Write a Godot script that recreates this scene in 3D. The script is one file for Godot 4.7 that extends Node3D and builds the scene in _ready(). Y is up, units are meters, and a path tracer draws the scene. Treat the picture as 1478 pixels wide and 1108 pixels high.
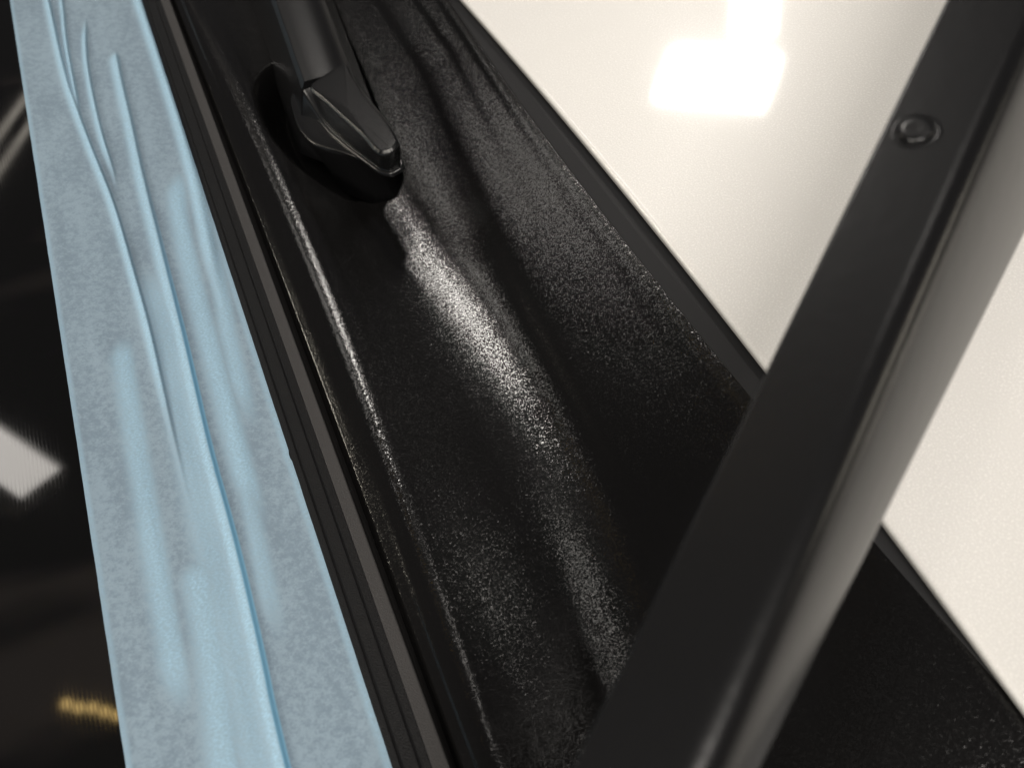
extends Node3D
# Close view of the base of a car windshield: taped glass edge, black cowl panel, two wiper arms, white hood.
# Car axes: x = towards the front, y = up, -z = across the car. "down" is metres below the height CAM_Y, "across" is metres along -z.

const CAM_Y := 1.2

func V(x: float, across: float, down: float) -> Vector3:
	return Vector3(x, CAM_Y - down, -across)

# ------------------------------------------------------------------ helpers
func tag(o: Node, label := "", category := "", group := "", kind := "") -> void:
	if label: o.set_meta("label", label)
	if category: o.set_meta("category", category)
	if group: o.set_meta("group", group)
	if kind: o.set_meta("kind", kind)

func node(called: String, parent: Node, at := Vector3.ZERO) -> Node3D:
	var o := Node3D.new()
	o.name = called
	o.position = at
	parent.add_child(o, true)
	return o

func put(called: String, m: Mesh, material: Material, parent: Node) -> MeshInstance3D:
	var o := MeshInstance3D.new()
	o.name = called
	o.mesh = m
	o.material_override = material
	o.cast_shadow = GeometryInstance3D.SHADOW_CASTING_SETTING_ON
	parent.add_child(o, true)
	return o

# a smooth sheet through a grid of points; rows run along the first index; uvs in metres along the sheet unless given
func sheet(rows: Array, up: Vector3, uv_rows: Array = [], colors: Array = [], close_rows := false) -> ArrayMesh:
	var n := rows.size()
	var k: int = rows[0].size()
	var v := PackedVector3Array()
	var nor := PackedVector3Array()
	var uv := PackedVector2Array()
	var col := PackedColorArray()
	v.resize(n * k); nor.resize(n * k); uv.resize(n * k)
	if colors.size(): col.resize(n * k)
	var sign_up := 0.0
	for i in n:
		var row: PackedVector3Array = rows[i]
		var before: PackedVector3Array = rows[maxi(i - 1, 0)]
		var after: PackedVector3Array = rows[mini(i + 1, n - 1)]
		for j in k:
			var at := i * k + j
			v[at] = row[j]
			var a := row[j + 1 if j + 1 < k else (1 if close_rows else j)]
			var b := row[j - 1 if j > 0 else (k - 2 if close_rows else j)]
			# along the row: average of the two unit directions, so that flats stay flat beside a rounded corner
			var da := a - row[j]
			var db := row[j] - b
			var along := Vector3.ZERO
			var la := da.length()
			var lb := db.length()
			if la > 1e-9 and lb > 1e-9:
				along = da / la * lb + db / lb * la
			else:
				along = da + db
			var across := after[j] - before[j]
			var nn := along.cross(across)
			nor[at] = nn.normalized() if nn.length() > 1e-16 else up
			if uv_rows.size(): uv[at] = uv_rows[i][j]
			else: uv[at] = Vector2(row[j].x, row[j].z)
			if colors.size(): col[at] = colors[i][j]
	for q in nor: sign_up += q.dot(up)
	var flip := sign_up < 0.0
	if flip:
		for q in nor.size(): nor[q] = -nor[q]
	var idx := PackedInt32Array()
	idx.resize((n - 1) * (k - 1) * 6)
	var p := 0
	for i in n - 1:
		for j in k - 1:
			var a := i * k + j
			var b := a + 1
			var c := a + k
			var d := c + 1
			# Godot fronts run clockwise: the face normal as Godot sees it must agree with the vertex normals
			if flip:
				idx[p] = a; idx[p + 1] = b; idx[p + 2] = c
				idx[p + 3] = b; idx[p + 4] = d; idx[p + 5] = c
			else:
				idx[p] = a; idx[p + 1] = c; idx[p + 2] = b
				idx[p + 3] = b; idx[p + 4] = c; idx[p + 5] = d
			p += 6
	var arr := []
	arr.resize(Mesh.ARRAY_MAX)
	arr[Mesh.ARRAY_VERTEX] = v
	arr[Mesh.ARRAY_NORMAL] = nor
	arr[Mesh.ARRAY_TEX_UV] = uv
	if colors.size(): arr[Mesh.ARRAY_COLOR] = col
	arr[Mesh.ARRAY_INDEX] = idx
	var m := ArrayMesh.new()
	m.add_surface_from_arrays(Mesh.PRIMITIVE_TRIANGLES, arr)
	return m

# section points with their corners rounded; radii[i] is the rounding at point i (0 at the ends)
func rounded(pts: PackedVector2Array, radii: PackedFloat32Array, steps := 7) -> PackedVector2Array:
	var out := PackedVector2Array()
	for i in pts.size():
		if i == 0 or i == pts.size() - 1 or radii[i] <= 0.0:
			out.append(pts[i])
			continue
		var a := (pts[i - 1] - pts[i])
		var b := (pts[i + 1] - pts[i])
		var ang := absf(a.angle_to(b))
		var cut := minf(radii[i] / tan(ang / 2.0), 0.48 * minf(a.length(), b.length()))
		var p0 := pts[i] + a.normalized() * cut
		var p1 := pts[i] + b.normalized() * cut
		out.append(p0 + a.normalized() * cut * 0.04)
		for s in steps + 1:
			var t := float(s) / steps
			out.append(p0.lerp(pts[i], t).lerp(pts[i].lerp(p1, t), t))
		out.append(p1 + b.normalized() * cut * 0.04)
	return out

# subdivide long straight stretches so that smooth normals stay local
func refined(pts: PackedVector2Array, most: float) -> PackedVector2Array:
	var out := PackedVector2Array([pts[0]])
	for i in range(1, pts.size()):
		var n := maxi(1, int(ceil(pts[i].distance_to(pts[i - 1]) / most)))
		for k in n: out.append(pts[i - 1].lerp(pts[i], float(k + 1) / n))
	return out

func lathe(profile: PackedVector2Array, turns := 40) -> ArrayMesh:   # x = radius, y = height
	var rows := []
	for p in profile:
		var row := PackedVector3Array()
		for j in turns + 1:
			var a := TAU * j / turns
			row.append(Vector3(cos(a) * p.x, p.y, sin(a) * p.x))
		rows.append(row)
	return sheet(rows, Vector3.UP, [], [], true)

func smooth(a: float, b: float, x: float) -> float:
	var t := clampf((x - a) / (b - a), 0.0, 1.0)
	return t * t * (3.0 - 2.0 * t)

func quad(c: Vector3, s: float) -> float:
	var l := clampf(s, -0.08, 0.42)
	return c.x * l * l + c.y * l + c.z

func lerp_list(list: PackedVector2Array, s: float) -> float:     # x = key, y = value, keys rising, smooth between
	if s <= list[0].x: return list[0].y
	var n := list.size()
	if s >= list[n - 1].x: return list[n - 1].y
	var i := 0
	while list[i + 1].x < s: i += 1
	var p1 := list[i]
	var p2 := list[i + 1]
	var p0 := list[i - 1] if i > 0 else p1 * 2.0 - p2
	var p3 := list[i + 2] if i + 2 < n else p2 * 2.0 - p1
	var t := (s - p1.x) / (p2.x - p1.x)
	var h := p2.x - p1.x
	var m1 := (p2.y - p0.y) / maxf(p2.x - p0.x, 1e-6) * h
	var m2 := (p3.y - p1.y) / maxf(p3.x - p1.x, 1e-6) * h
	var t2 := t * t
	var t3 := t2 * t
	return (2 * t3 - 3 * t2 + 1) * p1.y + (t3 - 2 * t2 + t) * m1 + (-2 * t3 + 3 * t2) * p2.y + (t3 - t2) * m2

func steps_along(from: float, to: float, fine_from: float, fine_to: float, fine: float, coarse: float) -> PackedFloat32Array:
	var out := PackedFloat32Array()
	var s := from
	while s < to:
		out.append(s)
		s += fine if s >= fine_from and s < fine_to else coarse
	out.append(to)
	return out

func noise(kind: int, freq: float, seed_: int, octaves := 1) -> FastNoiseLite:
	var n := FastNoiseLite.new()
	n.noise_type = kind
	n.frequency = freq
	n.seed = seed_
	n.fractal_type = FastNoiseLite.FRACTAL_FBM if octaves > 1 else FastNoiseLite.FRACTAL_NONE
	n.fractal_octaves = octaves
	return n

func noise_map(n: FastNoiseLite, size: int, normal_strength := 0.0, ramp: Gradient = null) -> NoiseTexture2D:
	var t := NoiseTexture2D.new()
	t.width = size
	t.height = size
	t.seamless = true
	t.noise = n
	if normal_strength > 0.0:
		t.as_normal_map = true
		t.bump_strength = normal_strength
	elif ramp:
		t.color_ramp = ramp
	return t

func lin(r: float, g: float, b: float) -> Color:
	return Color(r, g, b).linear_to_srgb()

func mat(c: Color, rough: float, specular := 0.5) -> StandardMaterial3D:
	var m := StandardMaterial3D.new()
	m.albedo_color = c
	m.roughness = rough
	m.metallic_specular = specular
	return m

func triplanar(m: StandardMaterial3D, per_metre: float) -> void:
	m.uv1_triplanar = true
	m.uv1_scale = Vector3.ONE * per_metre
	m.uv1_triplanar_sharpness = 4.0

# ------------------------------------------------------------------ scene
func _ready() -> void:
	# camera
	var cam := Camera3D.new()
	cam.name = "camera"
	cam.transform = Transform3D(Basis(Vector3(0.87840868, -0.26493088, 0.39775598), Vector3(0.47791023, 0.48694833, -0.73108354), Vector3(0.0, 0.83228178, 0.55435282)), Vector3(0, CAM_Y, 0))
	var att := CameraAttributesPhysical.new()
	att.frustum_focal_length = 26.837
	att.frustum_near = 0.01
	att.frustum_far = 60.0
	att.frustum_focus_distance = 0.225
	att.exposure_aperture = 14.4
	cam.attributes = att
	cam.fov = 48.18
	cam.near = 0.01
	cam.far = 60.0
	add_child(cam)
	cam.current = true
	# surroundings: the dim air of a workshop, and the exposure
	var we := WorldEnvironment.new()
	we.name = "workshop_air"
	var e := Environment.new()
	e.background_mode = Environment.BG_COLOR
	e.background_color = lin(0.040, 0.039, 0.041)
	e.tonemap_mode = Environment.TONE_MAPPER_LINEAR
	e.tonemap_exposure = 1.0
	e.sdfgi_enabled = true
	e.ssao_enabled = true
	e.ssil_enabled = true
	we.environment = e
	add_child(we)
	# lamps of the workshop ceiling, 2 m above the camera; all turned with the hall, which the car stands askew in
	var hall := atan2(-0.737, 0.675)
	var warm := Color(1.0, 0.975, 0.945)
	panel_lamp(Vector3(1.20, 3.2, -2.34), Vector2(0.42, 0.27), hall, warm, 76.0, "square ceiling lamp panel mirrored in the white hood")
	panel_lamp(Vector3(1.69, 3.2, -2.82), Vector2(0.17, 0.95), -0.62, warm, 26.0, "narrow ceiling lamp panel beyond the square one over the hood")
	panel_lamp(Vector3(-0.07, 3.2, -2.25), Vector2(1.24, 0.165), atan2(-0.735, 0.68), warm, 8.5, "long ceiling lamp panel mirrored in the dark windshield")
	panel_lamp(Vector3(-1.75, 3.2, 0.95), Vector2(1.2, 1.2), hall, Color(1.0, 0.975, 0.93), 15.0, "large ceiling lamp panel above the windshield side")
	panel_lamp(Vector3(0.25, 3.3, 1.35), Vector2(1.2, 1.2), hall, warm, 12.0, "large ceiling lamp panel above the near end of the cowl")
	panel_lamp(Vector3(1.62, 3.3, -0.88), Vector2(0.24, 0.2), hall, warm, 15.0, "small ceiling lamp panel above the hood side")
	wall_lamp(Vector3(-2.95, 2.85, -2.85), Vector2(0.9, 0.12), 65.0, "horizontal wall lamp behind the windshield side of the car")
	wall_lamp(Vector3(3.3, 1.85, 1.35), Vector2(1.3, 0.06), 45.0, "horizontal wall lamp facing the hood from the front of the car")
	tube_lamp(Vector3(0.40, 3.2, -3.58), Vector3(0.34, 0, -0.94), 1.9, "thin ceiling tube lamp, the nearer of the two mirrored in the glass")
	tube_lamp(Vector3(0.41, 3.2, -3.83), Vector3(0.34, 0, -0.94), 1.9, "thin ceiling tube lamp, the farther of the two mirrored in the glass")
	bulb_row(Vector3(0.41, 3.2, -1.06), "row of five warm bulbs mirrored low in the windshield")

	# the car
	var car := node("car", self)
	tag(car, "white car with black cowl panel and wipers between taped windshield and hood", "car")
	build_windshield(car)
	build_trim(car)
	build_cowl(car)
	build_hood(car)
	build_parked_wiper(car)
	build_raised_wiper(car)
	# the tape on the glass
	build_tape()

# ------------------------------------------------------------------ lamps
func panel_lamp(at: Vector3, size: Vector2, turn: float, c: Color, radiance: float, label: String) -> void:
	var o := node("ceiling_lamp", self, at)
	o.rotation.y = turn
	tag(o, label, "ceiling lamp", "ceiling lamps of the workshop")
	var frame := mat(lin(0.6, 0.6, 0.6), 0.5)
	var glow := mat(Color.WHITE, 0.5)
	glow.emission_enabled = true
	glow.emission = c
	glow.emission_energy_multiplier = minf(radiance * 0.12, 2.5)
	var face := BoxMesh.new()
	face.size = Vector3(size.x, 0.01, size.y)
	put("lamp_diffuser", face, glow, o).position = Vector3(0, 0.012, 0)
	var back := BoxMesh.new()
	back.size = Vector3(size.x + 0.03, 0.05, size.y + 0.03)
	put("lamp_housing", back, frame, o).position = Vector3(0, 0.045, 0)
	for s in [-1.0, 1.0]:
		var a := BoxMesh.new()
		a.size = Vector3(size.x + 0.03, 0.03, 0.012)
		put("lamp_frame", a, frame, o).position = Vector3(0, 0.003, s * (size.y + 0.018) / 2.0)
		var b := BoxMesh.new()
		b.size = Vector3(0.012, 0.03, size.y - 0.002)
		put("lamp_frame", b, frame, o).position = Vector3(s * (size.x + 0.018) / 2.0, 0.003, 0)
	var l := AreaLight3D.new()
	l.name = "lamp_light"
	l.area_size = size
	l.area_normalize_energy = false
	l.light_color = c
	l.light_energy = radiance / PI
	l.shadow_enabled = true
	l.rotation = Vector3(-PI / 2, 0, 0)
	l.position = Vector3(0, 0.004, 0)
	o.add_child(l)

func wall_lamp(at: Vector3, size: Vector2, radiance: float, label: String) -> void:
	var o := node("wall_lamp", self, at)
	o.rotation.y = atan2(-at.x, -at.z)
	tag(o, label, "wall lamp", "wall lamps of the workshop")
	var c := Color(1.0, 0.96, 0.88)
	var glow := mat(Color.WHITE, 0.5)
	glow.emission_enabled = true
	glow.emission = c
	glow.emission_energy_multiplier = 2.5
	var face := BoxMesh.new()
	face.size = Vector3(size.x, size.y, 0.01)
	put("lamp_diffuser", face, glow, o)
	var back := BoxMesh.new()
	back.size = Vector3(size.x + 0.06, size.y + 0.04, 0.06)
	put("lamp_housing", back, mat(lin(0.5, 0.5, 0.5), 0.5), o).position.z = -0.036
	var l := AreaLight3D.new()
	l.name = "lamp_light"
	l.area_size = size
	l.area_normalize_energy = false
	l.light_color = c
	l.light_energy = radiance / PI
	l.shadow_enabled = true
	l.rotation.y = PI
	l.position.z = 0.008
	o.add_child(l)

func tube_lamp(at: Vector3, along: Vector3, length: float, label: String) -> void:
	var o := node("tube_lamp", self, at)
	o.rotation.y = atan2(-along.z, along.x)
	tag(o, label, "tube lamp", "thin tube lamps of the workshop")
	var glow := mat(Color.WHITE, 0.5)
	glow.emission_enabled = true
	glow.emission = Color(1.0, 0.96, 0.9)
	glow.emission_energy_multiplier = 2.2
	var t := CylinderMesh.new()
	t.top_radius = 0.013
	t.bottom_radius = 0.013
	t.height = length
	t.radial_segments = 16
	put("lamp_tube", t, glow, o).rotation.z = PI / 2
	for s in [-1.0, 1.0]:
		var c := CylinderMesh.new()
		c.top_radius = 0.016
		c.bottom_radius = 0.016
		c.height = 0.04
		var k := put("tube_cap", c, mat(lin(0.4, 0.4, 0.4), 0.4), o)
		k.rotation.z = PI / 2
		k.position.x = s * (length / 2 + 0.02)

func bulb_row(at: Vector3, label: String) -> void:
	var o := node("bulb_lamp", self, at)
	o.rotation.y = -0.42
	tag(o, label, "bulb lamp")
	var bar := BoxMesh.new()
	bar.size = Vector3(0.2, 0.02, 0.03)
	put("lamp_bar", bar, mat(lin(0.05, 0.05, 0.05), 0.5), o).position.y = 0.035
	var glow := mat(Color.WHITE, 0.5)
	glow.emission_enabled = true
	glow.emission = Color(1.0, 0.84, 0.52)
	glow.emission_energy_multiplier = 10.0
	for k in 5:
		var b := SphereMesh.new()
		b.radius = 0.014
		b.height = 0.028
		put("light_bulb", b, glow, o).position = Vector3(-0.064 + 0.032 * k, 0.01, 0.004 * sin(k * 2.1))

# ------------------------------------------------------------------ glass
func glass_down(x: float) -> float:      # the glass plane rises to the back of the car
	return 0.178 + 0.4452 * (x + 0.0593)

func build_windshield(car: Node3D) -> void:
	var rows := []
	var uvs := []
	for i in 61:
		var s := -0.45 + i * 0.02
		var row := PackedVector3Array()
		var uv := PackedVector2Array()
		for j in 31:
			var x := -0.50 + j * (0.4445 / 30.0)
			row.append(V(x, s, glass_down(x)))
			uv.append(Vector2(x, s))
		rows.append(row)
		uvs.append(uv)
	var m := mat(lin(0.006, 0.006, 0.007), 1.0)
	# wipe marks: fine lines along the glass, slightly duller than the glass between them
	var im := Image.create(1024, 64, false, Image.FORMAT_L8)
	var nz := noise(FastNoiseLite.TYPE_SIMPLEX, 0.02, 5, 3)
	for y in 64:
		for x in 1024:
			var line := 0.5 + 0.5 * sin(TAU * x / 3.2)
			var v := 0.03 + 0.032 * line * clampf(0.7 + 0.8 * nz.get_noise_2d(x * 0.6, y * 5.0), 0.0, 1.0)
			im.set_pixel(x, y, Color(v, v, v))
	m.roughness_texture = ImageTexture.create_from_image(im)
	m.roughness_texture_channel = BaseMaterial3D.TEXTURE_CHANNEL_RED
	m.uv1_scale = Vector3(1.0 / 0.25, 1.0 / 0.4, 1.0)
	var film := Image.create(256, 256, false, Image.FORMAT_RGB8)
	var fz := noise(FastNoiseLite.TYPE_SIMPLEX, 0.012, 15, 4)
	for y in 256:
		for x in 256:
			var v := smooth(0.05, 0.55, fz.get_noise_2d(x * 0.35 + y * 0.2, y * 2.2))
			film.set_pixel(x, y, lin(0.0042 + 0.0085 * v, 0.0041 + 0.0072 * v, 0.0043 + 0.0062 * v))
	m.albedo_color = Color.WHITE
	m.albedo_texture = ImageTexture.create_from_image(film)
	var o := put("windshield", sheet(rows, Vector3.UP, uvs), m, car)
	tag(o, "dark glossy windshield glass left of the blue tape")

# ------------------------------------------------------------------ rubber strip between glass and cowl
func build_trim(car: Node3D) -> void:
	var rub := mat(lin(0.0065, 0.0063, 0.0068), 0.5, 0.28)
	rub.normal_enabled = true
	rub.normal_texture = noise_map(noise(FastNoiseLite.TYPE_SIMPLEX, 0.12, 21, 2), 512, 3.0)
	rub.normal_scale = 0.5
	triplanar(rub, 30.0)
	var lip := []
	var top := []
	for s in steps_along(-0.35, 0.65, -0.02, 0.42, 0.004, 0.02):
		var t1 := quad(Vector3(-0.08, 0.03, -0.2885), s)     # top edge
		var t2 := quad(Vector3(-0.05, 0.02, -0.2695), s)     # inner edge
		var a := rounded(PackedVector2Array([Vector2(-0.3335 * 0.18, 0.18), Vector2(-0.3322 * 0.1779, 0.1779), Vector2(-0.3225 * 0.1776, 0.1776), Vector2(-0.3205 * 0.1781, 0.1781), Vector2(-0.3185 * 0.1775, 0.1775), Vector2(-0.3020 * 0.1771, 0.1771), Vector2(-0.3000 * 0.1776, 0.1776), Vector2(-0.2985 * 0.1770, 0.1770), Vector2((t1 - 0.0015) * 0.1769, 0.1769), Vector2((t1 + 0.003) * 0.1772, 0.1776), Vector2((t1 + 0.006) * 0.184, 0.184)]), PackedFloat32Array([0, 0.0004, 0.0003, 0.0002, 0.0003, 0.0003, 0.0002, 0.0003, 0.0004, 0, 0]), 5)
		var b := rounded(PackedVector2Array([Vector2((t1 - 0.0008) * 0.1772, 0.1772), Vector2(t1 * 0.1768, 0.1768), Vector2(t2 * 0.1777, 0.1777), Vector2((t2 + 0.002) * 0.1830, 0.1830), Vector2((t2 + 0.016) * 0.190, 0.190)]), PackedFloat32Array([0, 0.0003, 0.0005, 0.0004, 0]), 5)
		var row := PackedVector3Array()
		for p in a: row.append(V(p.x, s, p.y))
		lip.append(row)
		row = PackedVector3Array()
		for p in b: row.append(V(p.x, s, p.y))
		top.append(row)
	var o := put("windshield_trim", sheet(lip, Vector3.UP), rub, car)
	tag(o, "dark rubber strip with a grey top between tape and cowl")
	var grey: StandardMaterial3D = rub.duplicate()
	grey.albedo_color = lin(0.044, 0.042, 0.0415)
	put("top_strip", sheet(top, Vector3.UP), grey, o)

# ------------------------------------------------------------------ cowl panel
var hole := PackedVector2Array()

func hole_distance(p: Vector2) -> float:      # below zero inside the wiper recess
	var d := 1e9
	var inside := false
	var n := hole.size()
	for i in n:
		var a := hole[i]
		var b := hole[(i + 1) % n]
		var q := Geometry2D.get_closest_point_to_segment(p, a, b)
		d = minf(d, p.distance_to(q))
		if (a.y > p.y) != (b.y > p.y) and p.x < (b.x - a.x) * (p.y - a.y) / (b.y - a.y) + a.x: inside = not inside
	return -d if inside else d

func cowl_section(s: float) -> PackedVector2Array:      # x, down
	var g := quad(Vector3(-0.1945, 0.069, -0.2549), s)
	var r := quad(Vector3(-1.125, 0.4301, -0.2403), s)
	var b := lerp_list(PackedVector2Array([Vector2(-0.2, -0.04), Vector2(-0.05, -0.038), Vector2(0.045, -0.029), Vector2(0.08, -0.009), Vector2(0.105, -0.001), Vector2(0.13, 0.002), Vector2(0.165, -0.004), Vector2(0.195, -0.018), Vector2(0.23, -0.025), Vector2(0.30, -0.028), Vector2(0.6, -0.03)]), s)
	var v := clampf(quad(Vector3(1.589, -0.2672, 0.0837), s) - 0.0794, -0.02, 0.045)
	var e := quad(Vector3(1.1252, -0.4712, 0.2827), s) - 0.2374
	# t (sideways over down), down
	var h := r + 0.2011 + 0.0015
	var nodes := [[g - 0.012, 0.188], [g - 0.008, 0.183], [g - 0.006, 0.1804], [g - 0.0035, 0.1793], [g + 0.002, 0.1789], [g + 0.012, 0.1784], [-0.2245 + h, 0.178], [-0.217 + h, 0.17779], [-0.2115 + h, 0.17764], [-0.209 + h, 0.17761], [-0.206 + h, 0.17763], [-0.203 + h, 0.1777], [-0.2 + h, 0.17781], [-0.197 + h, 0.17796], [-0.194 + h, 0.17814], [-0.187 + h, 0.17871], [-0.18 + h * 0.95 + b * 0.04, 0.17939], [-0.165 + h * 0.85 + b * 0.12, 0.18086], [-0.15 + h * 0.7 + b * 0.25, 0.18236],
		[-0.12 + h * 0.45 + b * 0.45, 0.18537], [-0.09 + h * 0.22 + b * 0.65, 0.18836], [-0.065 + h * 0.08 + b * 0.82, 0.19074], [-0.045 + b, 0.19249], [-0.032 + b, 0.19352], [-0.02 + b, 0.19437], [-0.01 + b, 0.19499], [0 + b, 0.19552], [0.01 + b, 0.19596],
		[0.02 + b, 0.19632], [0.0275 + b, 0.19651], [0.035 + b, 0.1966], [0.0425 + b * 0.85 + v * 0.15, 0.19659], [0.05 + b * 0.7 + v * 0.3, 0.19644], [0.056 + b * 0.55 + v * 0.45, 0.19622], [0.062 + b * 0.4 + v * 0.6, 0.19588], [0.068 + b * 0.25 + v * 0.75, 0.19547], [0.075 + b * 0.1 + v * 0.9, 0.19493],
		[0.082 + v, 0.19441], [0.088 + v, 0.19404], [0.094 + v, 0.19372], [0.1 + v, 0.19345], [0.11 + v, 0.19308], [0.12 + v, 0.19275], [0.145 + v, 0.19203], [0.17 + v * 0.7, 0.19135], [0.205 + v * 0.45 + e * 0.3, 0.19046],
		[0.24 + e, 0.18964], [0.3 + e, 0.1908], [0.4 + e, 0.1975]]
	var list := PackedVector2Array()
	for n in nodes:
		# the trough falls a little across the car, its sides stay level
		var w: float = smooth(-0.2, -0.08, n[0]) * (1.0 - smooth(0.045, 0.10, n[0]))
		n[1] += 0.0014 * w * (smooth(0.05, 0.175, s) - 1.0)
		var x: float = n[0] * n[1]
		if list.size(): x = maxf(x, list[list.size() - 1].x + 0.0002)
		list.append(Vector2(x, n[1]))
	return list

func build_cowl(car: Node3D) -> void:
	var raw := PackedVector2Array()
	for p in [Vector2(-21, 302), Vector2(-25.4, 296.5), Vector2(-28.9, 289), Vector2(-30.8, 281), Vector2(-31.5, 271), Vector2(-31.5, 260.6), Vector2(-30.7, 252), Vector2(-27.8, 238.4), Vector2(-22.8, 227), Vector2(-17.2, 218.5), Vector2(-11.1, 214.2), Vector2(-4.7, 215), Vector2(0.2, 222), Vector2(2.2, 230), Vector2(2.6, 240), Vector2(3.6, 256), Vector2(5.5, 275), Vector2(7, 300), Vector2(4, 310), Vector2(-8, 311)]: raw.append(p)
	for p in smooth_outline(raw, 72).slice(0, 72): hole.append(p * 0.001 * (1.018 if p.x > -15.0 else 1.01))
	var m := mat(lin(0.0042, 0.0040, 0.0040), 0.18, 0.5)
	m.normal_enabled = true
	var rng := RandomNumberGenerator.new()
	rng.seed = 411
	var data := PackedByteArray()
	data.resize(1024 * 1024 * 3)
	for q in 1024 * 1024:
		# every grain of the moulded texture leans its own way
		var lean := 0.066 * sqrt(-2.0 * log(maxf(rng.randf(), 0.07)))
		var way := rng.randf() * TAU
		data[q * 3] = int(127.5 + 127.0 * clampf(lean * cos(way), -0.7, 0.7))
		data[q * 3 + 1] = int(127.5 + 127.0 * clampf(lean * sin(way), -0.7, 0.7))
		data[q * 3 + 2] = 250
	m.normal_texture = ImageTexture.create_from_image(Image.create_from_data(1024, 1024, false, Image.FORMAT_RGB8, data))
	m.normal_scale = 1.0
	triplanar(m, 1.0 / 0.19)
	var xs := PackedFloat32Array()
	for i in 221: xs.append(float(i) / 220.0)
	var rows := []
	for s in steps_along(-0.35, 0.65, -0.01, 0.33, 0.0009, 0.012):
		var sec := cowl_section(s)
		# even spacing along the section: denser at the rounded lip
		var x0 := sec[0].x
		var x1 := sec[sec.size() - 1].x
		var row := PackedVector3Array()
		for u in xs:
			var w := u * u * 0.35 + u * 0.65
			var x := lerpf(x0, x1, w)
			var d := lerp_list(sec, x)
			if s > 0.195 and s < 0.32 and x > -0.036 and x < 0.010:
				var far := hole_distance(Vector2(x, s))
				var soft := lerpf(0.0026, 0.0046, smooth(-0.012, 0.0, x) * (1.0 - smooth(0.22, 0.24, s)))
				d += 0.017 * smooth(soft * 0.35, -soft, far)
			row.append(V(x, s, d))
		rows.append(row)
	tag(put("cowl_panel", sheet(rows, Vector3.UP), m, car), "black grained plastic cowl panel with a long raised ridge")

# ------------------------------------------------------------------ hood
func build_hood(car: Node3D) -> void:
	var paint := mat(Color.WHITE, 0.42, 0.5)
	var ramp := Gradient.new()
	ramp.offsets = PackedFloat32Array([0.0, 0.5, 0.74, 1.0])
	ramp.colors = PackedColorArray([lin(0.69, 0.674, 0.65), lin(0.712, 0.695, 0.67), lin(0.74, 0.725, 0.70), lin(0.9, 0.88, 0.85)])
	paint.albedo_texture = noise_map(noise(FastNoiseLite.TYPE_SIMPLEX, 0.2, 3, 2), 1024, 0.0, ramp)
	paint.normal_enabled = true
	paint.normal_texture = noise_map(noise(FastNoiseLite.TYPE_SIMPLEX, 0.22, 4, 1), 1024, 4.0)
	paint.normal_scale = 0.035
	paint.clearcoat_enabled = true
	paint.clearcoat = 1.0
	paint.clearcoat_roughness = 0.055
	triplanar(paint, 1.0 / 0.16)
	var rows := []
	for s in steps_along(-0.45, 0.75, -0.06, 0.42, 0.004, 0.02):
		var x := quad(Vector3(-0.75, 0.1419, 0.2902), s) * 0.185
		var sec := PackedVector2Array([Vector2(x + 0.030, 0.1915), Vector2(x + 0.012, 0.1900), Vector2(x + 0.0002, 0.1885), Vector2(x, 0.1846), Vector2(x + 0.1, 0.1838), Vector2(x + 0.3, 0.1840), Vector2(x + 0.6, 0.1880)])
		var r := refined(rounded(sec, PackedFloat32Array([0, 0.004, 0.0012, 0.0017, 0.0, 0.0, 0]), 7), 0.02)
		var row := PackedVector3Array()
		for p in r: row.append(V(p.x, s, p.y))
		rows.append(row)
	tag(put("hood", sheet(rows, Vector3.UP), paint, car), "glossy pearl white hood with a rolled rear edge")
	# the rubber seal on the cowl under the hood's edge
	var seal := []
	for s in steps_along(-0.35, 0.65, -0.06, 0.42, 0.006, 0.02):
		var x := quad(Vector3(1.1252, -0.4712, 0.2827), s) * 0.1898 + 0.0012
		var sec := PackedVector2Array([Vector2(x, 0.1945), Vector2(x + 0.0004, 0.1896), Vector2(x + 0.005, 0.18905), Vector2(x + 0.0095, 0.1893), Vector2(x + 0.016, 0.1950)])
		var r := rounded(sec, PackedFloat32Array([0, 0.001, 0.003, 0.003, 0]), 5)
		var row := PackedVector3Array()
		for p in r: row.append(V(p.x, s, p.y))
		seal.append(row)
	tag(put("hood_seal", sheet(seal, Vector3.UP), mat(lin(0.010, 0.010, 0.011), 0.6, 0.4), car), "black rubber seal along the hood edge")

# ------------------------------------------------------------------ wipers
func black_paint(rough: float, seed_: int, peel: float) -> StandardMaterial3D:
	var m := mat(lin(0.006, 0.006, 0.0064), rough, 0.45)
	m.normal_enabled = true
	m.normal_texture = noise_map(noise(FastNoiseLite.TYPE_SIMPLEX, 0.02, seed_, 3), 512, 3.0)
	m.normal_scale = peel
	triplanar(m, 1.0 / 0.05)
	return m

# rings of the same count of points (x, across, down) in millimetres
func rings(list: Array, up: Vector3) -> ArrayMesh:
	var rows := []
	for ring in list:
		var row := PackedVector3Array()
		for p in ring: row.append(V(p.x * 0.001, p.y * 0.001, p.z * 0.001))
		rows.append(row)
	return sheet(rows, up, [], [], true)

func smooth_outline(pts: PackedVector2Array, n: int, rounds := 14) -> PackedVector2Array:   # closed, evenly spaced, corners softened
	var dense := PackedVector2Array()
	var k := pts.size()
	for i in k:
		var a := pts[i]
		var b := pts[(i + 1) % k]
		for q in 24: dense.append(a.lerp(b, q / 24.0))
	for round_ in rounds:
		var next := dense.duplicate()
		for i in dense.size():
			next[i] = (dense[(i - 1 + dense.size()) % dense.size()] + dense[i] * 2.0 + dense[(i + 1) % dense.size()]) / 4.0
		dense = next
	var out := PackedVector2Array()
	for i in n: out.append(dense[int(float(i) / n * dense.size())])
	out.append(out[0])
	return out

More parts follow.
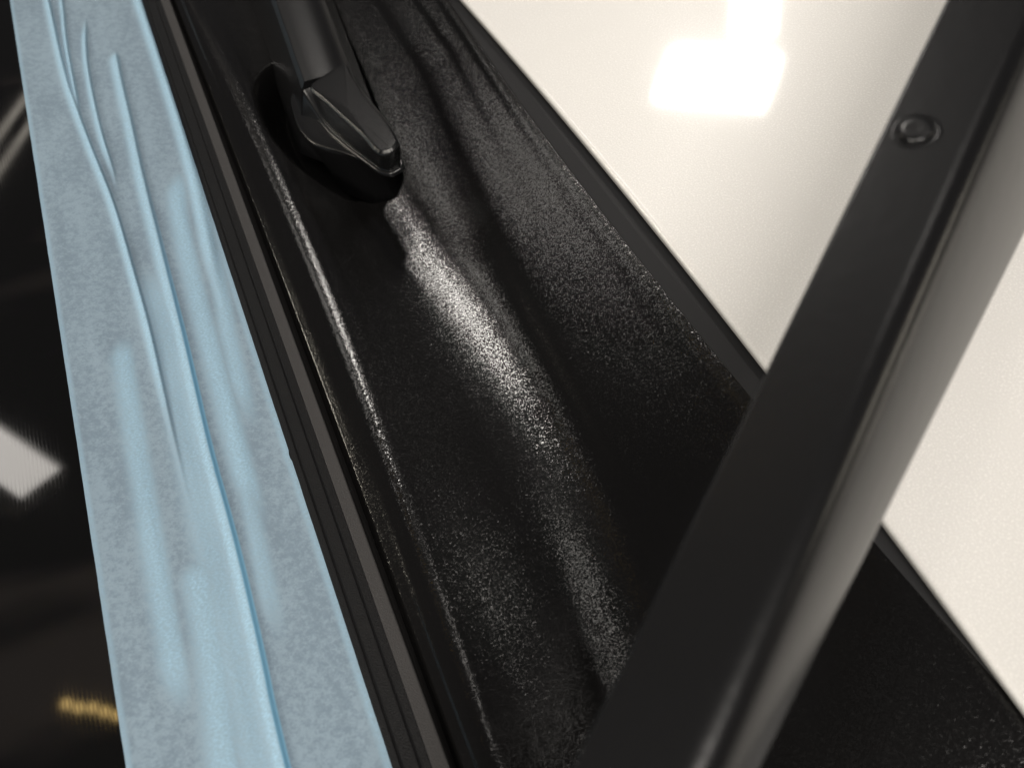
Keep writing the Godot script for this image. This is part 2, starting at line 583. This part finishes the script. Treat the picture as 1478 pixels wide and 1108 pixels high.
func ring_at(outline: PackedVector2Array, grow: float, down: float, fall := Vector2.ZERO, mid := Vector2.ZERO) -> PackedVector3Array:
	var out := PackedVector3Array()
	var n := outline.size() - 1
	for i in n + 1:
		var t := (outline[(i + 1) % n] - outline[(i - 1 + n) % n]).normalized()
		var nor := Vector2(t.y, -t.x)
		var p := outline[i] + nor * grow
		out.append(Vector3(p.x, p.y, down + (p - mid).dot(fall)))
	return out

func blended(a: PackedVector2Array, b: PackedVector2Array, f: float) -> PackedVector2Array:
	var out := PackedVector2Array()
	for i in a.size(): out.append(a[i].lerp(b[i], f))
	return out

func clockwise(o: PackedVector2Array) -> float:
	var s := 0.0
	for i in o.size() - 1: s += o[i].x * o[i + 1].y - o[i + 1].x * o[i].y
	return s

func build_parked_wiper(car: Node3D) -> void:
	var o := node("wiper_arm", car)
	tag(o, "parked black wiper arm whose capped end sits in the cowl recess")
	var paint := black_paint(0.27, 31, 0.015)
	# the arm: a folded channel that runs away across the car, seen from its end
	var rows := []
	for s in steps_along(256.0, 700.0, 256.0, 330.0, 2.0, 12.0):
		var f: float = (s - 256.0) / 50.0
		var k := minf(f, 2.0)
		var shift := 3.6 * k + maxf(f - 2.0, 0.0) * 1.0
		var left := PackedVector2Array([Vector2(-27.0 + shift * 0.8, 192.0), Vector2(-14.6 + shift, 170.4), Vector2(-12.5 + shift, 168.2), Vector2(-11.0 + shift, 168.55)])
		var r := refined(rounded(left, PackedFloat32Array([0, 0.7, 0.7, 0]), 7), 1.5)
		var wide: float = 13.6 + shift * 0.25
		for q in range(1, 25):      # the crown of the channel rolls over from nearly flat to steep
			var w := q / 24.0
			r.append(Vector2(-11.0 + shift + wide * w, 168.55 + wide * (0.21 * w + 0.22 * w * w + 0.16 * pow(w, 6.0))))
		var last: Vector2 = r[r.size() - 1]
		for q in range(1, 7): r.append(last + Vector2(0.9 * q / 6.0, 16.0 * pow(q / 6.0, 1.2)))
		var row := PackedVector3Array()
		for p in r: row.append(V(p.x * 0.001, s * 0.001, p.y * 0.001))
		rows.append(row)
	var arm := put("arm_channel", sheet(rows, Vector3.UP), paint, o)
	var count: int = rows[0].size()
	# its end wall, just behind the cap
	var wall_rows := []
	for f in [0.0, 0.5, 1.0]:
		var row := PackedVector3Array()
		var foot := V(-0.011, 0.256, 0.192)
		for j in count: row.append((rows[0][j] as Vector3).lerp(foot, f))
		wall_rows.append(row)
	put("arm_end", sheet(wall_rows, Vector3(0, 0.2, 1)), paint, arm)
	# the skirt that carries the arm's flank down to the boss beside the cap
	var skirt := []
	for q in 13:
		var f := q / 12.0
		var edge := Vector2(-14.4 + 1.2 * f, 170.7 + 8.5 * pow(f, 0.85))
		var bottom := Vector2(-26.8 + 9.0 * f, 192.0)
		var s: float = 256.2 - 15.0 * f
		var row := PackedVector3Array()
		for p in [edge + Vector2(4.0, 0.5), edge + Vector2(0.7, -0.05), edge + Vector2(0.2, 0.05), edge + Vector2(-0.3, 0.5), edge.lerp(bottom, 0.1), edge.lerp(bottom, 0.5), bottom]: row.append(V(p.x * 0.001, s * 0.001, p.y * 0.001))
		skirt.append(row)
	put("arm_skirt", sheet(skirt, Vector3.UP), paint, arm)
	# the cap: a teardrop top, a wall, a ledge and the boss below it
	var top := smooth_outline(PackedVector2Array([Vector2(-12.6, 254.5), Vector2(-9.4, 243.0), Vector2(-7.2, 233.0), Vector2(-5.4, 225.0), Vector2(-3.6, 217.0), Vector2(-3.0, 211.0), Vector2(-1.8, 206.6), Vector2(1.6, 204.8), Vector2(4.6, 206.4), Vector2(4.8, 213.0), Vector2(4.2, 222.0), Vector2(2.4, 236.0), Vector2(2.0, 247.0), Vector2(2.6, 254.5)]), 200, 34)
	var ledge := smooth_outline(PackedVector2Array([Vector2(-13.2, 254.8), Vector2(-13.8, 246.0), Vector2(-12.6, 238.0), Vector2(-9.6, 227.0), Vector2(-6.4, 217.0), Vector2(-4.4, 210.6), Vector2(-1.6, 207.2), Vector2(2.4, 207.4), Vector2(3.4, 217.0), Vector2(2.0, 235.0), Vector2(2.0, 247.0), Vector2(2.0, 254.8)]), 200, 40)
	var boss := smooth_outline(PackedVector2Array([Vector2(-20.0, 272.0), Vector2(-22.0, 252.0), Vector2(-20.0, 241.0), Vector2(-15.5, 233.0), Vector2(-10.0, 227.0), Vector2(-5.0, 224.0), Vector2(-1.0, 225.5), Vector2(1.0, 232.0), Vector2(1.0, 245.0), Vector2(0.5, 256.0), Vector2(-1.0, 272.0)]), 200, 60)
	var s1 := 1.0 if clockwise(top) > 0.0 else -1.0
	var tilt := Vector2(-0.10, 0.0)
	var mid := Vector2(-4, 232)
	var list := []
	for g in [0.004, 0.4, 0.75, 0.92]:
		var ring := PackedVector3Array()
		for p in ring_at(top, -0.7 * s1, 168.05, tilt, mid): ring.append(Vector3(mid.x + (p.x - mid.x) * g, mid.y + (p.y - mid.y) * g, lerpf(167.9, p.z, g)))
		list.append(ring)
	for a in [[-0.6, 168.08], [-0.5, 168.15], [-0.2, 168.45], [0.12, 168.77], [0.22, 168.9], [0.3, 169.1], [0.36, 169.4]]: list.append(ring_at(top, a[0] * s1, a[1], tilt, mid))
	for f in [0.2, 0.5, 0.75, 0.86]: list.append(ring_at(blended(top, ledge, f), lerpf(0.36, 0.05, f) * s1, lerpf(169.6, 176.6, f)))
	for a in [[-0.5, 176.8], [-0.1, 176.8], [0.3, 176.9], [0.65, 177.15], [0.85, 177.6], [0.85, 178.2]]: list.append(ring_at(ledge, a[0] * s1, a[1]))
	put("wiper_cap", rings(list, Vector3.UP), paint, o)
	var low := []
	for f in [0.0, 0.25, 0.55, 0.8]: low.append(ring_at(blended(ledge, boss, f), 0.4 * (1.0 - f) * s1, 178.0 + 1.0 * f))
	for a in [[0.0, 179.1], [0.35, 179.5], [0.5, 180.2], [0.3, 184.0], [-0.3, 194.0], [-0.3, 204.0]]: low.append(ring_at(boss, a[0] * s1, a[1]))
	put("pivot_boss", rings(low, Vector3.UP), paint, o)

func build_raised_wiper(car: Node3D) -> void:
	var o := node("wiper_arm", car)
	tag(o, "black wiper arm lifted across the white hood edge, with a round rivet")
	var paint := black_paint(0.27, 37, 0.06)
	var dir := Vector2(0.817, 0.577)
	var side := Vector2(0.577, -0.817)
	var rows := []
	for s in steps_along(-45.0, 330.0, -10.0, 140.0, 4.0, 10.0):
		var deep: float = 10.0 + 0.17 * clampf(s, -20.0, 130.0)
		var sec := PackedVector2Array([Vector2(-22.6, 14.0), Vector2(-23.9, 8.0), Vector2(-24.7, 0.0), Vector2(-14.2, 0.0)])
		var r := refined(rounded(sec, PackedFloat32Array([0, 0, 0.5, 0]), 8), 1.5)
		# the shoulder bends over in one sweep, then the flank steepens slowly down to a hemmed edge
		var at := Vector2(-14.2, 0.0)
		var bend := 5.6
		var flank: float = (deep - 3.6) / 0.94
		for q in range(1, 29):
			var ang := deg_to_rad(58.0 * smooth(0.0, 1.15, q / 28.0) / smooth(0.0, 1.15, 1.0))
			at += Vector2(cos(ang), sin(ang)) * bend / 28.0
			r.append(at)
		for q in range(1, 13):
			var ang := deg_to_rad(lerpf(58.0, 80.0, sqrt(q / 12.0)))
			at += Vector2(cos(ang), sin(ang)) * flank / 12.0
			r.append(at)
		var foot: Vector2 = r[r.size() - 1]
		for k in [Vector2(-0.1, 0.5), Vector2(-0.5, 0.9), Vector2(-1.1, 1.0), Vector2(-2.0, 0.6), Vector2(-3.0, -2.0)]: r.append(foot + k)
		var row := PackedVector3Array()
		for p in r:
			var q: Vector2 = dir * s + side * p.x
			row.append(V(q.x * 0.001, q.y * 0.001, (105.0 + p.y) * 0.001))
		rows.append(row)
	put("arm_channel", sheet(rows, Vector3.UP), paint, o)
	# pivot head at the near end, with its post down to the cowl
	var c: Vector2 = dir * -4.5 + side * -17.4
	var cap := put("pivot_cap", lathe(PackedVector2Array([Vector2(0.0001, 0.0005), Vector2(0.0034, 0.0005), Vector2(0.0040, 0.0004), Vector2(0.0043, 0.0002), Vector2(0.0045, -0.001)])), paint, o)
	cap.position = V(c.x * 0.001, c.y * 0.001, 0.105)
	var post := put("pivot_post", lathe(PackedVector2Array([Vector2(0.0001, 0.0), Vector2(0.006, 0.0), Vector2(0.0068, -0.0008), Vector2(0.007, -0.02), Vector2(0.0085, -0.05), Vector2(0.011, -0.078), Vector2(0.012, -0.085)])), paint, o)
	var pc: Vector2 = dir * -22.0 + side * -17.4
	post.position = V(pc.x * 0.001, pc.y * 0.001, 0.107)
	# rivet: a raised button inside a pressed ring
	var rc: Vector2 = dir * 101.7 + side * -20.1
	var rim := lathe(PackedVector2Array([Vector2(0.0039, -0.0001), Vector2(0.0036, 0.00003), Vector2(0.0033, 0.00014), Vector2(0.0031, 0.00014), Vector2(0.0029, 0.00004), Vector2(0.0028, 0.00001)]), 48)
	var rv := put("rivet", lathe(PackedVector2Array([Vector2(0.0001, 0.00074), Vector2(0.0008, 0.00075), Vector2(0.0014, 0.00076), Vector2(0.0019, 0.00074), Vector2(0.0022, 0.00066), Vector2(0.00242, 0.0005), Vector2(0.00255, 0.00028), Vector2(0.00262, 0.0)]), 48), paint, o)
	rv.position = V(rc.x * 0.001, rc.y * 0.001, 0.105)
	put("rivet_rim", rim, paint, rv)

# ------------------------------------------------------------------ tape
# creases: points (share of the width, across in mm), height in mm, width to the left and to the right in mm, ends faded over fade mm
const CREASES := [
	[[[0.585, 50], [0.592, 70], [0.604, 83], [0.617, 110], [0.614, 141], [0.630, 179], [0.637, 215], [0.645, 257], [0.662, 290], [0.672, 317], [0.690, 338]], 1.45, 1.9, 0.75, 10.0, 1.0],
	[[[0.46, 150], [0.465, 186], [0.452, 210], [0.425, 244], [0.36, 279], [0.300, 319], [0.285, 376], [0.28, 430]], 1.5, 1.35, 0.6, 50.0, 1.0],
	[[[0.47, 262], [0.452, 287], [0.460, 323], [0.488, 343], [0.540, 366]], 1.4, 1.1, 0.55, 22.0, 1.0],
	[[[0.34, 300], [0.352, 344], [0.385, 376], [0.42, 420]], 1.2, 0.9, 0.5, 16.0, 1.0],
	[[[0.90, 200], [0.935, 225], [0.965, 250], [0.985, 290], [0.985, 330], [0.98, 380], [0.98, 430]], 1.0, 1.9, 1.8, 30.0, 1.0],
	[[[0.76, 120], [0.775, 180], [0.79, 210], [0.82, 237], [0.89, 259]], 0.20, 2.6, 1.6, 16.0, 0.9],
	[[[0.86, 150], [0.885, 179], [0.917, 196], [0.95, 225]], 0.16, 2.0, 1.6, 16.0, 0.8],
	[[[0.255, 80], [0.263, 104], [0.278, 133], [0.293, 160], [0.312, 187]], 0.14, 2.4, 1.6, 10.0, 0.8],
	[[[0.345, 40], [0.37, 61], [0.40, 77], [0.419, 93], [0.428, 112]], 0.18, 2.8, 2.0, 8.0, 0.8],
	[[[0.48, 40], [0.50, 80], [0.52, 130], [0.54, 180], [0.52, 215]], 0.2, 3.2, 3.0, 20.0, 0.6],
	[[[0.70, 90], [0.74, 122], [0.766, 139], [0.795, 160]], 0.12, 1.6, 1.6, 14.0, 0.6]]
const TAPE_FROM := -0.08
const TAPE_TO := 0.50

func crease_at(s: float) -> Array:       # for one place along the tape: [u, height, wide left, wide right, lift] of each crease
	var out := []
	for c in CREASES:
		var list := PackedVector2Array()
		for p in c[0]: list.append(Vector2(p[1] * 0.001, p[0]))
		var first := list[0].x
		var last := list[list.size() - 1].x
		var fade: float = c[4] * 0.001
		var amount := smooth(first - fade * 0.6, first + fade * 0.7, s) * (1.0 - smooth(last - fade * 0.9, last, s))
		if first < 0.06: amount = 1.0 - smooth(last - fade * 0.9, last, s)
		if last > 0.4: amount = smooth(first - fade * 0.6, first + fade * 0.7, s)
		if amount > 0.001: out.append([lerp_list(list, s), c[1] * amount, c[2] * (0.5 + 0.5 * amount), c[3], c[5] * amount])
	return out

func tape_height(u: float, near: Array) -> float:    # millimetres above the glass
	var h := 0.12
	for c in near:
		var d: float = (u - c[0]) * 48.0
		var w: float = c[2] if d < 0.0 else c[3]
		h += c[1] * exp(-d * d / (w * w))
	return h

func tape_lift(u: float, near: Array) -> float:      # 1 where the paper stands off the glass
	var h := 0.0
	for c in near:
		var d: float = (u - c[0]) * 48.0
		var w: float = (c[2] if d < 0.0 else c[3]) * 1.35
		h = maxf(h, c[4] * exp(-pow(absf(d) / w, 3.0)))
	return h

func build_tape() -> void:
	var tilt := Vector2(cos(atan(0.4452)), sin(atan(0.4452)))      # across the glass towards the front: x and down
	var left := Vector2(-0.654 * 0.1583, 0.1583)
	var right := Vector2(-0.332 * 0.178, 0.178)
	var out := Vector2(tilt.y, -tilt.x)
	var wob := noise(FastNoiseLite.TYPE_SIMPLEX, 9.0, 77, 2)
	var rows := []
	var uvs := []
	var near_rows := []
	for s in steps_along(TAPE_FROM, TAPE_TO, 0.02, 0.42, 0.0012, 0.006):
		var near := crease_at(s)
		var row := PackedVector3Array()
		var uv := PackedVector2Array()
		for j in 241:
			var u := j / 240.0
			var h := tape_height(u, near) + 0.10 * maxf(0.0, wob.get_noise_2d(u * 0.6, s))
			if u > 0.985: h *= 1.0 - 0.35 * smooth(0.985, 1.0, u)
			var edge := 0.00004 * wob.get_noise_2d(40.0, s * 9.0)
			if s > 0.13 and s < 0.1325 and u > 0.5: edge -= 0.00022
			var p := left.lerp(right, u) + tilt * edge * (1.0 if u > 0.5 else -1.0) * absf(u * 2.0 - 1.0) + out * h * 0.001
			row.append(V(p.x, s, p.y))
			uv.append(Vector2(u, (s - TAPE_FROM) / (TAPE_TO - TAPE_FROM)))
		rows.append(row)
		uvs.append(uv)
	# colour of the paper: cool grey where it is stuck down and soaked by its glue, clear light blue where it stands off
	var w := 320
	var hgt := 2048
	var coarse := noise(FastNoiseLite.TYPE_SIMPLEX, 0.22, 1, 5)
	var fibre := noise(FastNoiseLite.TYPE_SIMPLEX, 0.9, 2, 3)
	coarse.fractal_gain = 0.8
	var broad := noise(FastNoiseLite.TYPE_SIMPLEX, 0.022, 3, 2)
	var data := PackedByteArray()
	data.resize(w * hgt * 3)
	var relief := PackedByteArray()
	relief.resize(w * hgt)
	var stuck := Vector3(0.282, 0.372, 0.445)
	var dark := Vector3(0.195, 0.262, 0.325)
	var free := Vector3(0.345, 0.525, 0.655)
	var at := 0
	for y in hgt:
		var s := TAPE_FROM + (TAPE_TO - TAPE_FROM) * (y + 0.5) / hgt
		var near := crease_at(s)
		var mm := s * 1000.0
		for x in w:
			var u := (x + 0.5) / w
			var a := u * 48.0
			var lift := tape_lift(u, near)
			lift = maxf(lift, 0.55 * smooth(0.955, 0.985, u))
			lift = maxf(lift, 0.45 * (1.0 - smooth(0.012, 0.035, u)))
			var b := broad.get_noise_2d(a * 3.0, mm)
			var c := coarse.get_noise_2d(a * 1.1, mm * 1.3)
			var f := fibre.get_noise_2d(a * 0.9, mm * 1.6)
			var soak := clampf(0.45 + 1.1 * c + 0.55 * f + 0.5 * b, 0.0, 1.0)
			var col := stuck.lerp(dark, soak * 0.85)
			col = col.lerp(free * (1.0 + 0.10 * f + 0.08 * c), clampf(lift * (0.92 + 0.35 * f + 0.5 * c * (1.0 - lift)), 0.0, 1.0))
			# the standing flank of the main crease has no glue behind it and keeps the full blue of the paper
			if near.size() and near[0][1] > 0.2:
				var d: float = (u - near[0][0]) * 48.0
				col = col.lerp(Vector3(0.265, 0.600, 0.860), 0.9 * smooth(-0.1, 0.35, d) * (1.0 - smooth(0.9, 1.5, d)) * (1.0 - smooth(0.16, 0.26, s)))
			data[at] = int(clampf(pow(col.x, 1.0 / 2.2), 0, 1) * 255.0)
			data[at + 1] = int(clampf(pow(col.y, 1.0 / 2.2), 0, 1) * 255.0)
			data[at + 2] = int(clampf(pow(col.z, 1.0 / 2.2), 0, 1) * 255.0)
			relief[at / 3] = int(clampf(128.0 + 70.0 * f + 60.0 * c, 0.0, 255.0))
			at += 3
	var m := mat(Color.WHITE, 0.72, 0.4)
	m.albedo_texture = ImageTexture.create_from_image(Image.create_from_data(w, hgt, false, Image.FORMAT_RGB8, data))
	m.heightmap_enabled = true
	m.heightmap_texture = ImageTexture.create_from_image(Image.create_from_data(w, hgt, false, Image.FORMAT_L8, relief))
	m.heightmap_scale = 0.006
	m.backlight_enabled = true
	m.backlight = Color(0.3, 0.42, 0.5)
	var o := put("masking_tape", sheet(rows, Vector3.UP, uvs), m, self)
	tag(o, "wide blue paper masking tape with long creases stuck along the windshield edge", "masking tape")
